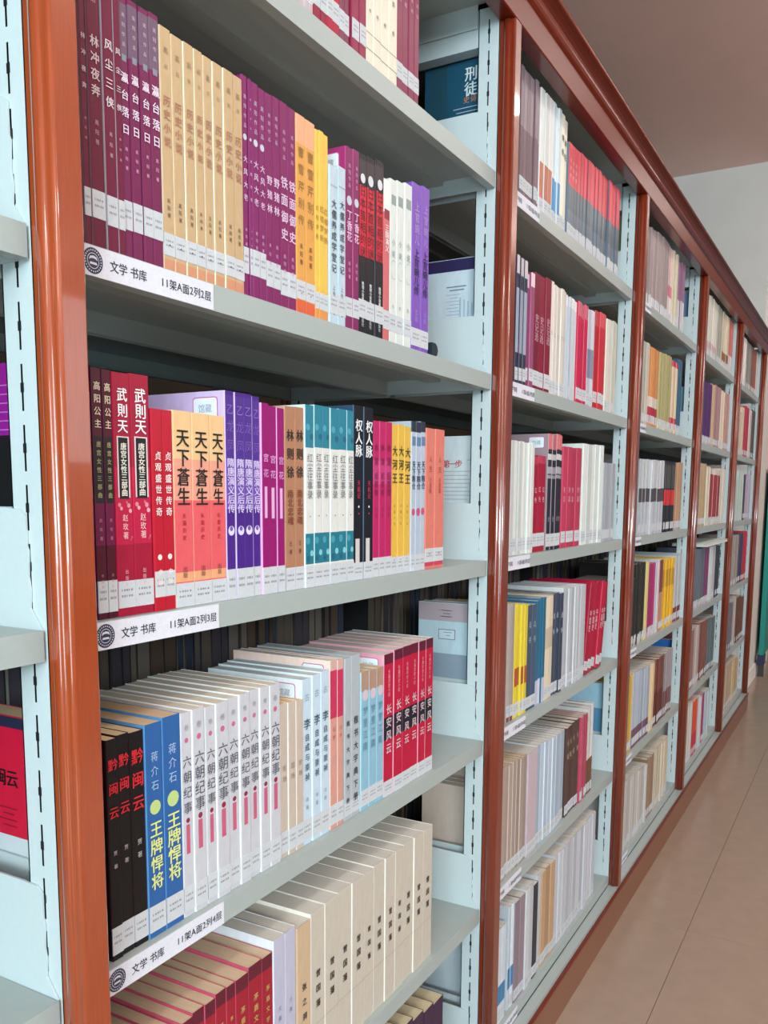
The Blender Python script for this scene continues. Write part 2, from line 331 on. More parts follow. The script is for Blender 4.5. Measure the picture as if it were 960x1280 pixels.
# ------------------------------------------------------------------ book styles
# d: words for the label; c spine, cov sides, b bands (from, to, colour), t lettering (text, top, bottom, colour, width, bold),
# r panels (x0, x1, from, to, colour), o discs (x, f, r, colour), s sticker (mm above shelf, mm high), y spine set-back in mm
ST = {
'r1_white': dict(d='thin white paperback', c='D9DCDC', b=[(.0,.07,'B9A9B0')], s=(18,22)),
'r1_crim': dict(d='dark crimson paperback', c='8A1A3A', s=(20,24)),
'r1_red': dict(d='bright red paperback', c='C0202E', b=[(0,.09,'A81238')], t=[('传',.50,.42,'F0D0C8',.5,0)], s=(20,24)),
'r1_mauve': dict(d='faded maroon paperback', c='7C3A50', s=(18,24)),
'r1_maroonw': dict(d='maroon paperback with pale edge', c='8C2A48', s=(20,24), y=-2),
'r1_cream': dict(d='wide cream paperback', c='DCD6C4', r=[(-.48,.48,.175,.18,'8A8478'),(-.48,.48,.09,.095,'8A8478')], t=[('文集',.55,.42,'6A665C',.32,0),('卷',.32,.27,'6A665C',.3,0)], y=-2),
'r1_plum': dict(d='plum paperback with white call label', c='7E2448', t=[('高阳',.62,.50,'D8A8BC',.35,0)], s=(20,22)),
'r2_linchong': dict(d='dark plum paperback with grey lettering', c='64142F', cov='7A5A68', t=[('高阳作品',.99,.84,'B48A9A',.38,0),('林冲夜奔',.745,.525,'C9B4BC',.66,1),('高阳著',.46,.36,'B090A0',.3,0)], s=(27,24)),
'r2_fengchen': dict(d='plum paperback wrapped in glossy film', c='6B1638', cov='A098A0', t=[('风尘三侠',.76,.50,'D9CDD4',.74,1),('高阳著',.44,.33,'C0A8B8',.3,0)], s=(24,26), y=-2),
'r2_yingtai': dict(d='plum paperback with large white title', c='70204C', b=[(.78,.98,'6C5468')], t=[('高阳作品',.955,.81,'C9B0C8',.34,0),('瀛台落日',.735,.475,'E4D4E4',.78,1),('高阳著',.45,.34,'D4A8C0',.3,0)], r=[(-.2,.25,.765,.79,'7C8494')], s=(27,26)),
'r2_tan': dict(d='tan paperback with rust lettering', c='BFA27C', cov='E6DFC6', b=[(0,.055,'C98E6C')], t=[('高',.935,.885,'8C7A5A',.42,0),('阳',.87,.82,'8C7A5A',.30,0),('历史小说',.735,.515,'A8745C',.62,1),('高阳著',.315,.225,'5E4A34',.3,0),('·',.14,.09,'3C2A20',.6,1)], s=(16,21), y=-1),
'r2_plumA': dict(d='thin plum paperback with pale dot', c='7A1F5C', t=[('高阳作品',.93,.76,'C8B0CC',.5,0),('大风大老',.66,.43,'D9B8D4',.74,1),('高阳著',.33,.23,'D0A0C4',.36,0)], o=[(0,.73,.33,'BCC4D0')], s=(26,28)),
'r2_boar': dict(d='plum paperback with three-character title', c='7A1F5A', t=[('高阳作品',.92,.77,'C8B0CC',.36,0),('野猪林',.63,.43,'DDBEDA',.78,1),('高阳著',.31,.18,'D0A0C4',.32,0)], s=(20,28)),
'r2_iron': dict(d='plum paperback with bold four-character title', c='7B1F58', t=[('高阳作品',.88,.72,'C0A0C4',.34,0),('铁面御史',.66,.33,'DDBEDA',.9,1),('高阳著',.28,.17,'D0A0C4',.32,0)], s=(16,28)),
'r2_orange': dict(d='orange paperback with dark calligraphy', c='D79A4C', b=[(.86,1,'DFA47C'),(.0,.075,'D4603C')], t=[('曹雪芹别传',.86,.44,'8A6A30',.66,0),('高阳著',.37,.25,'5A3A20',.34,0),('·',.13,.09,'502810',.6,1)], s=(18,22), y=-1),
'r2_yellow': dict(d='thin yellow paperback', c='E2B850', b=[(0,.06,'D89048')], t=[('红楼梦断',.62,.42,'A87828',.8,0)], s=(14,20)),
'r2_blue': dict(d='short pale blue paperback with black title', c='B5CAD6', t=[('大儒养成学堂记',.80,.33,'33454F',.58,1),('上卷',.26,.18,'60707A',.34,0),('·',.09,.05,'33454F',.6,1)], s=(14,26), r=[(-.4,.4,.87,.88,'90A4B0')]),
'r2_lilac': dict(d='magenta-plum paperback with round pale seal', c='7C2458', cov='A0306C', t=[('高阳作品',.92,.78,'C8A0BC',.36,0),('丁香花',.665,.49,'E4BEDC',.8,1),('高阳著',.39,.28,'D0A0C4',.32,0)], o=[(0,.715,.36,'B9C4CE')], s=(18,24), st=1),
'r2_black': dict(d='black paperback with bold red title', c='14151D', b=[(.87,.97,'3A3038')], r=[(-.42,.42,.44,.83,'CC1C34')], t=[('日本首相的谜',.835,.435,'2A0810',.74,0),('推理小说集',.30,.19,'D8DCE0',.5,1),('出版社',.11,.045,'C8CCD0',.36,0)], o=[(0,.87,.3,'D0D4D8')], s=(22,24)),
'r2_pink': dict(d='coral pink paperback with white title', c='C8676C', b=[(.80,1,'E6E6E2')], r=[(-.4,.4,.76,.82,'8A2438')], t=[('三国演义',.73,.56,'F2E4E0',.7,1)], s=(18,26)),
'r2_white': dict(d='white paperback with grey square', c='D2D8D4', r=[(-.3,.35,.85,.91,'8C9A98')], t=[('小说',.66,.52,'7A8A8A',.5,0),('集',.26,.21,'A8B0B0',.3,0)], ring=1, s=(18,24)),
'r2_purple': dict(d='purple paperback with dark violet title', c='7A52B0', t=[('上官婉儿',.90,.64,'B9A0D8',.5,0),('上官婉儿传',.62,.34,'1E1248',.62,1),('出版',.26,.18,'A98AD0',.32,0)], s=(8,26)),
'r3_gaoyang': dict(d='dark maroon paperback with white calligraphy', c='4E0C20', cov='3A1240', b=[(.3,.5,'6A1440')], r=[(-.38,.38,.47,.735,'121014')], t=[('高阳公主',.955,.76,'D8CEB4',.66,1),('唐宫女性三部曲',.72,.485,'A89C70',.44,1),('赵玫著',.42,.31,'B0808C',.3,0),('出版社',.19,.12,'B08890',.25,0)], s=(6,30)),
'r3_wu': dict(d='thick crimson paperback with white calligraphy', c='9C1234', cov='B01440', b=[(.30,.62,'B81A44')], r=[(-.34,.34,.495,.745,'D9CED0'),(-.27,.27,.49,.74,'101016')], t=[('武則天',.945,.755,'F4EEF0',.60,1),('唐宫女性三部曲',.72,.50,'E8E4D8',.36,1),('赵玫著',.43,.32,'F0C8C8',.32,0),('出版社',.20,.12,'E0A8B0',.2,0)], o=[(-.3,.465,.09,'D88090'),(-.2,.45,.08,'E0A0A8'),(.22,.462,.10,'D8889A'),(.3,.44,.09,'E4A8B0'),(.12,.475,.06,'C86880'),(.36,.33,.06,'C85070'),(.3,.32,.05,'C04868')], s=(8,26)),
'r3_red': dict(d='short bright red paperback with white title', c='B4142C', t=[('贞观盛世传奇',.80,.47,'F0DCD8',.6,1),('中国',.22,.12,'F2E0D8',.42,1)], o=[(0,.27,.2,'F2E0D8')], s=(14,26), y=-1),
'r3_tianxia': dict(d='peach paperback with large black calligraphy', c='D85A60', cov='E8C8A0', b=[(.76,1,'E2B988'),(.55,.76,'E09A84'),(.13,.18,'E0A078')], t=[('天下蒼生',.915,.52,'14120E',.70,1),('长篇历史',.49,.34,'B4202C',.2,1),('出版',.21,.15,'7A3A30',.28,0)], s=(0,25)),
'r3_violet': dict(d='deep violet paperback with ornate swirls', c='442080', cov='CDB8E4', b=[(.44,.68,'6A4CA4'),(.68,.98,'4C2E88')], t=[('隋唐演义后传',.685,.42,'D4C8EC',.84,1),('乙',.97,.86,'8A68BC',.8,0),('龙凤',.88,.70,'7856B0',.9,0)], o=[(0,.335,.36,'D8D0EC'),(0,.345,.18,'6A50A0')], s=(0,34), st=1),
'r3_magenta': dict(d='magenta paperback with small pale title', c='8E0E66', cov='E8A8E0', t=[('宫花',.76,.60,'D890CC',.72,1)], r=[(-.18,.18,.405,.57,'D8A8D4')], s=(0,32), y=-1),
'r3_brown': dict(d='tan brown paperback with dark calligraphy', c='A8785C', cov='C09880', t=[('林则徐',.895,.60,'1E1612',.74,1),('南北忠魂',.555,.36,'7C4028',.62,1),('王著',.28,.19,'4A2C20',.3,0)], s=(0,28)),
'r3_teal': dict(d='white paperback with teal ends', c='D4D6D2', cov='D0E4E4', b=[(.77,1,'2C7C92'),(.13,.30,'1F7488')], t=[('红尘往事录',.74,.49,'6C6870',.66,0),('·',.42,.37,'303030',.6,1)], o=[(-.2,.88,.22,'4A9CB0'),(.2,.83,.2,'1C5E78'),(.2,.19,.2,'7CC0C8'),(-.25,.26,.24,'3E94A4'),(-.2,.16,.2,'175A74')], s=(0,28), y=-1),
'r3_black': dict(d='tall black paperback with white title', c='10131F', cov='2C4A64', t=[('权人脉',.925,.71,'E8ECEE',.74,1),('天机记',.58,.47,'B82048',.32,1),('·',.45,.40,'E0E0E0',1.1,1),('·',.41,.36,'C02050',.9,1)], r=[(-.3,.12,.075,.24,'C9C4C4')], s=(0,24)),
'r3_rose': dict(d='rose magenta paperback', c='B4205E', t=[('水浒',.88,.70,'7A1240',.66,1),('后宫传',.68,.52,'7A1240',.6,1),('作者',.46,.38,'8A184C',.36,0)], s=(0,28), b=[(.60,.75,'BC3A74')]),
'r3_yellow': dict(d='mustard yellow paperback with black calligraphy', c='D9B048', t=[('大河王',.87,.60,'2A2412',.82,1),('长篇小说',.48,.32,'8A6A28',.26,0),('·',.12,.07,'5A4018',.7,1)], s=(0,26)),
'r3_blue': dict(d='pale blue-grey paperback with dark title', c='AEBBCB', b=[(.93,1,'28323E')], t=[('天下粮仓',.74,.55,'2C3850',.8,1)], o=[(0,.40,.38,'C0507C')], r=[(-.4,.4,.84,.9,'5C7C9C')], s=(0,26)),
'r3_coral': dict(d='salmon coral paperback', c='D2786A', t=[('人生',.82,.68,'A04438',.34,0),('小说集',.66,.54,'A04438',.3,0),('·',.13,.08,'6A2018',.8,1)], b=[(.02,.05,'C04058')], s=(11,22), y=-1),
'r4_black': dict(d='black paperback with red calligraphy', c='141012', cov='201818', pg='D8C09C', t=[('黔闽云',.94,.62,'C8202C',.86,1),('贾著',.52,.40,'B8B0B0',.34,0)], s=(6,28)),
'r4_blue': dict(d='blue paperback with green and yellow title', c='2C5E9C', cov='5C94CC', pg='D8B894', t=[('蒋介石',.88,.68,'A4C0E0',.46,0),('王牌悍将',.55,.22,'D8E088',.76,1)], o=[(0,.61,.32,'B8D084')], s=(6,28)),
'r4_gray': dict(d='pale grey paperback with brush title', c='BFC1C8', cov='E8ECEE', pg='D9CFC0', t=[('六朝纪事',.80,.50,'4C4A54',.82,0),('卷',.95,.90,'8C8C94',.4,0)], r=[(-.17,.17,.31,.455,'C05878')], o=[(0,.865,.17,'C06484'),(0,.475,.17,'8C2040')], s=(6,28), y=-1),
'r4_beige': dict(d='short beige paperback', c='BDB0A4', cov='E8E2DA', pg='D8B48C', t=[('官场',.62,.48,'8A7A6C',.5,0)], s=(6,28)),
'r4_ice': dict(d='ice blue paperback with dark title', c='BCD0DE', cov='DCE8EE', pg='C8CED0', t=[('古',.92,.86,'7C94A4',.5,0),('李',.78,.68,'3A4A5A',.7,1),('自成与崇祯',.68,.38,'46586A',.5,1),('出版',.30,.20,'70808C',.3,0)], s=(6,28), st=2),
'r4_pink': dict(d='pinkish paperback with red block', c='C99488', cov='F0D4C8', pg='D0CCC8', b=[(.66,.94,'C03058'),(.94,1,'CDA49C')], t=[('云梦',.62,.52,'B04850',.4,0)], s=(6,28), st=2),
'r4_grayB': dict(d='slate grey paperback with ink title', c='A8B0B6', pg='B8BCBC', t=[('楷书大字典下册',.64,.08,'262C3C',.5,1)], s=(6,20)),
'r4_sky': dict(d='sky blue paperback with brown top', c='88B4C8', cov='A8D4E0', pg='D8B48C', b=[(.86,1,'A88878')], t=[('梦里江南',.76,.42,'4C7890',.6,0)], o=[(0,.83,.36,'C8BCC4')], s=(6,24)),
'r4_red': dict(d='bright crimson paperback with black band', c='B4123A', cov='DCA0B4', pg='CFCAC2', b=[(.93,1,'5C1430'),(.40,.56,'1C1C2A')], t=[('长篇历史小说',.89,.70,'E0A0A8',.24,0),('长安风云',.66,.29,'CDBCC0',.58,1)], s=(0,24), st=1),
'r5_red': dict(d='brick red hardback with gilt lettering', c='9A1E30', cov='C0506A', pg='D2B89C', b=[(.92,1,'5E1C2C')], t=[('茅盾文学奖',.84,.52,'C0A060',.36,1),('全集',.44,.28,'181010',.5,1)], s=(6,26)),
'r5_lav': dict(d='lavender grey paperback', c='B4B4C8', cov='E0E4EC', t=[('文集',.62,.5,'8488A0',.3,0)], s=(6,26)),
'r5_tan': dict(d='tan hardback with dark calligraphy', c='C4AA8C', t=[('张之洞',.66,.38,'2A2018',.34,1)]),
'r5_white': dict(d='wide off-white hardback with dark calligraphy', c='C0B9AC', cov='ECE8DE', t=[('曾国藩',.66,.38,'30281E',.34,1)], r=[(-.48,.48,.30,.305,'A8A094')]),
'r6_purple': dict(d='dark purple book on the bottom shelf', c='3A2440', pg='C8BC9C', t=[('人间',.8,.5,'B8A8C0',.4,0)]),
}
def q(d, c, **k): return dict(d=d, c=c, **k)
ST.update({
'b2_brown': q('mauve-brown paperback','6E5860',b=[(.55,1,'8C7C84')],s=(16,24)),
'b2_rust': q('white paperback with rust base','D8DAD8',b=[(.12,.42,'B4664C')],s=(6,26)),
'b2_azure': q('white paperback with bright blue base','D4E0E4',b=[(.08,.38,'3C8CC0')],s=(4,22)),
'b2_ivory': q('ivory paperback with black calligraphy','DAD8C8',t=[('诗经',.86,.62,'3A3A34',.6,1)],s=(8,24)),
'b2_redteal': q('red topped paperback with grey landscape','5C6A78',b=[(.56,1,'C42C44'),(.30,.56,'4A5A66'),(0,.14,'B4B8BC')],t=[('水浒传',.86,.62,'E49AA4',.46,1)],s=(8,22)),
'b2_navy': q('navy and white paperback','2C2C44',b=[(.25,.75,'9CA4B8'),(.86,1,'C8C0C8')],s=(8,24)),
'b2_plum': q('mauve plum paperback','8C4468',b=[(.88,1,'D8C0CC')],s=(14,24)),
'b2_maroon': q('maroon paperback with grey title','7C1030',t=[('史记选',.66,.42,'C08C9C',.72,1)],s=(8,30)),
'b2_cream': q('cream paperback','D6CEC6',t=[('文',.6,.5,'A09890',.5,0)],s=(6,24)),
'b2_pale': q('pale grey-blue paperback','BCC4CC',b=[(.9,1,'D8D8DC')],s=(6,24)),
'b2_crimson': q('vivid crimson paperback','C41448',b=[(.86,1,'C86478')],s=(10,26)),
'b2_icy': q('white and navy paperback','C4C8D4',b=[(.3,.6,'8088A0')],s=(6,26)),
'b2_scarlet': q('scarlet paperback','B82030',b=[(.85,1,'C45058')],s=(16,26)),
'b2_cream2': q('soft cream paperback','CCCABE',s=(6,24)),
'b2_white': q('white paperback','CED2CE',s=(8,26)),
'b2_cherry': q('cherry red paperback','A40C34',b=[(.92,1,'B83858')],t=[('红色',.70,.5,'E09CAC',.5,1)],s=(12,28)),
'b2_blackpink': q('tall black paperback with pink top','20202C',cov='9C8890',b=[(.87,1,'C86C74'),(.78,.83,'C0C0C4'),(.66,.72,'9C9CA4'),(.62,.65,'8C8C94')],t=[('史',.30,.24,'9C9CA4',.5,0)],s=(8,28),st=1),
'b2_pinkred': q('pinkish red paperback','B43454',t=[('家国',.62,.44,'E0A8B4',.5,0)],s=(12,26)),
'b2_white2': q('tall white paperback','CED4D2',s=(8,26)),
'b2_gray': q('short grey paperback','A4ACB4',s=(8,24)),
'b2_mauve': q('mauve-grey paperback','A89C98',b=[(0,.14,'7C3C3C')],s=(10,24)),
'b2_lemon': q('lemon yellow paperback','D4C038',r=[(-.3,.5,.28,.44,'A85030')],s=(6,26)),
'b2_denim': q('dark denim blue paperback','44566E',t=[('兵书',.88,.6,'A4B0BC',.6,1)],s=(6,24)),
'b2_petrol': q('petrol blue paperback','2C6A88',b=[(0,.24,'C4C8D8')]),
'b2_oat': q('oat coloured paperback','D0C4AC',b=[(.5,.7,'B8AC98')],s=(6,24)),
'b2_navy2': q('dark navy paperback','3C4458',t=[('战争',.86,.55,'A8B4C0',.7,1)],s=(6,24)),
'b2_silver': q('silver grey paperback','B0B6BC',cov='D0D4D8',s=(8,24)),
'b2_redlean': q('leaning cherry red paperback','AC1038',t=[('中国史',.70,.46,'E0B0BC',.6,1)],s=(10,24)),
'b2_taupe': q('taupe paperback','A09088',cov='C8B8AC',pg='C0AE94',s=(6,24)),
'b2_lilacth': q('thick lilac paperback','B4A4AC',s=(6,24)),
'b2_mist': q('misty blue paperback','A8B8C8',cov='D4DCE4',s=(6,24)),
'b2_umber': q('dark umber paperback','4C3834',t=[('长城',.9,.6,'B09C88',.6,1)],s=(6,24)),
'b2_rosy': q('dusty rose paperback','B04860',s=(6,24)),
'b2_milk': q('milky white paperback with brown base','C8C4C4',b=[(0,.4,'6E4A38')],s=(6,24)),
'b2_frost': q('frosty white paperback','C4C8CC',s=(6,24)),
'b2_bluebase': q('white paperback with blue band','C8D4DC',b=[(.2,.4,'3C7CAC')],s=(6,24)),
'b2_mauvedk': q('mauve-grey paperback','857680',s=(6,24)),
'b2_ink': q('inky navy paperback','2A303C',s=(6,24)),
'b2_pearl': q('pearl white paperback','C8CCD0',s=(6,24)),
'b2_tan': q('light tan paperback','B09070',s=(6,24)),
'b2_olive': q('olive brown paperback','8A7A50',s=(6,24)),
'b2_frost2': q('pale frosted paperback','B8BCC4',s=(6,24)),
})
for k, c, b in (
 ('b3_smoke','9C8C8C',[(.0,.14,'D8D8D4')]),('b3_rosew','C4707C',[(.12,.35,'D8CCCC'),(.5,1,'D4B8B4')]),('b3_sand','C8BEA8',[(0,.15,'D8D4CC')]),('b3_mauvew','8C6484',[(0,.45,'CCC8CC')]),
 ('b3_gray','B8B4A8',[]),('b3_orange','CC8850',[(.06,.25,'A8243C'),(.25,.38,'D0C8BC')]),('b3_olive','A8A070',[(0,.1,'C8C4B0')]),('b3_creamred','D0BCA0',[(.06,.22,'C0284C'),(.92,1,'C0284C')]),('b3_tealnavy','2C5A74',[(0,.1,'C0C4C8')]),
 ('b3_darkband','B8BCC4',[(.44,.62,'4C4448'),(.62,1,'C4C8CC')]),('b3_blackred','20202A',[(.38,.6,'D03034'),(.62,.95,'4A4A48')]),('b3_tan','B08C70',[(0,.1,'A4A0A0')]),
 ('b3_black','2C2A28',[(0,.1,'B0ACA4')]),('b3_lime','D4CC80',[]),('b3_fuchsia','A82C6C',[(0,.08,'C8B8C0')]),('b3_whitet','C8C8D0',[]),('b3_salmon','B48478',[(.55,1,'7C3C44')]),('b3_yellow','DCAC2C',[(.6,.85,'B88C24')]),('b3_greenw','B4BCC0',[(0,.22,'7C3838')]),
 ('b3_ochre','D0AC48',[]),('b3_skyw','A8B4C4',[(0,.25,'6C4A60')]),('b3_butter','E0C49C',[]),('b3_choc','5C2C24',[(.5,1,'74443C')]),('b3_ashw','948C90',[(0,.4,'6C4040')]),
 ('b3_chalk','B8B4B0',[]),('b3_walnut','8C7460',[]),('b3_cream','C4B8A4',[]),
 ('b4_white','D4D0C4',[(.1,.25,'C0A0A4')]),('b4_gray','A4A498',[]),('b4_cream','D0C4AC',[(.1,.3,'8C5C40')]),('b4_pinkw','C86864',[(0,.35,'D0C8C4')]),
 ('b4_violet','4C2060',[(0,.12,'C0B4C0')]),('b4_sand','C8A888',[]),('b4_mauve','A07C80',[]),('b4_cream2','D4C4B0',[]),('b4_rosew','B08880',[]),
 ('b4_tan','B49C78',[]),('b4_whitec','D8D0BC',[]),('b4_redw','C8C0B8',[(.1,.9,'983038')]),('b4_oat','CCC4B8',[]),
 ('b4_slate','606874',[(0,.1,'B4ACB4')]),('b4_purple','7C3464',[(0,.1,'C0B0BC')]),('b4_white2','BCC0C4',[]),('b4_navy','34404C',[]),
 ('b4_rosy','8C6460',[]),('b4_pale','B8A8A4',[]),('b4_brown','7C4C44',[]),('b4_teal','5C6C70',[]),
 ('b4_whiteb','C4C4BC',[]),('b4_orange','CC4C34',[(0,.4,'B42444')]),('b4_whited','C0C4C4',[]),('b4_magenta','A03070',[]),('b4_ice','B4C4CC',[]),
 ('b5_white','D8D0C8',[]),('b5_gray','888880',[]),('b5_brown','8C5448',[]),('b5_white2','C8C0B8',[]),('b5_cream','CCBCA4',[]),('b5_red','AC2C44',[]),('b5_whitep','CCBCB8',[]),('b5_dark','4C4C44',[]),
 ('b5_aqua','B4C4BC',[]),('b5_navy','34384C',[]),('b5_lav','B0A4B8',[]),('b5_gray2','A0948C',[]),('b5_navy2','3C3C5C',[]),('b5_red2','B42C40',[]),
 ('b5_slate','6C6870',[]),('b5_whited','B4B0AC',[]),('b5_brown2','6C4438',[]),('b5_boxA','B8A48C',[]),('b5_boxB','C0A884',[])):
    ST[k] = dict(d='', c=c, b=b)
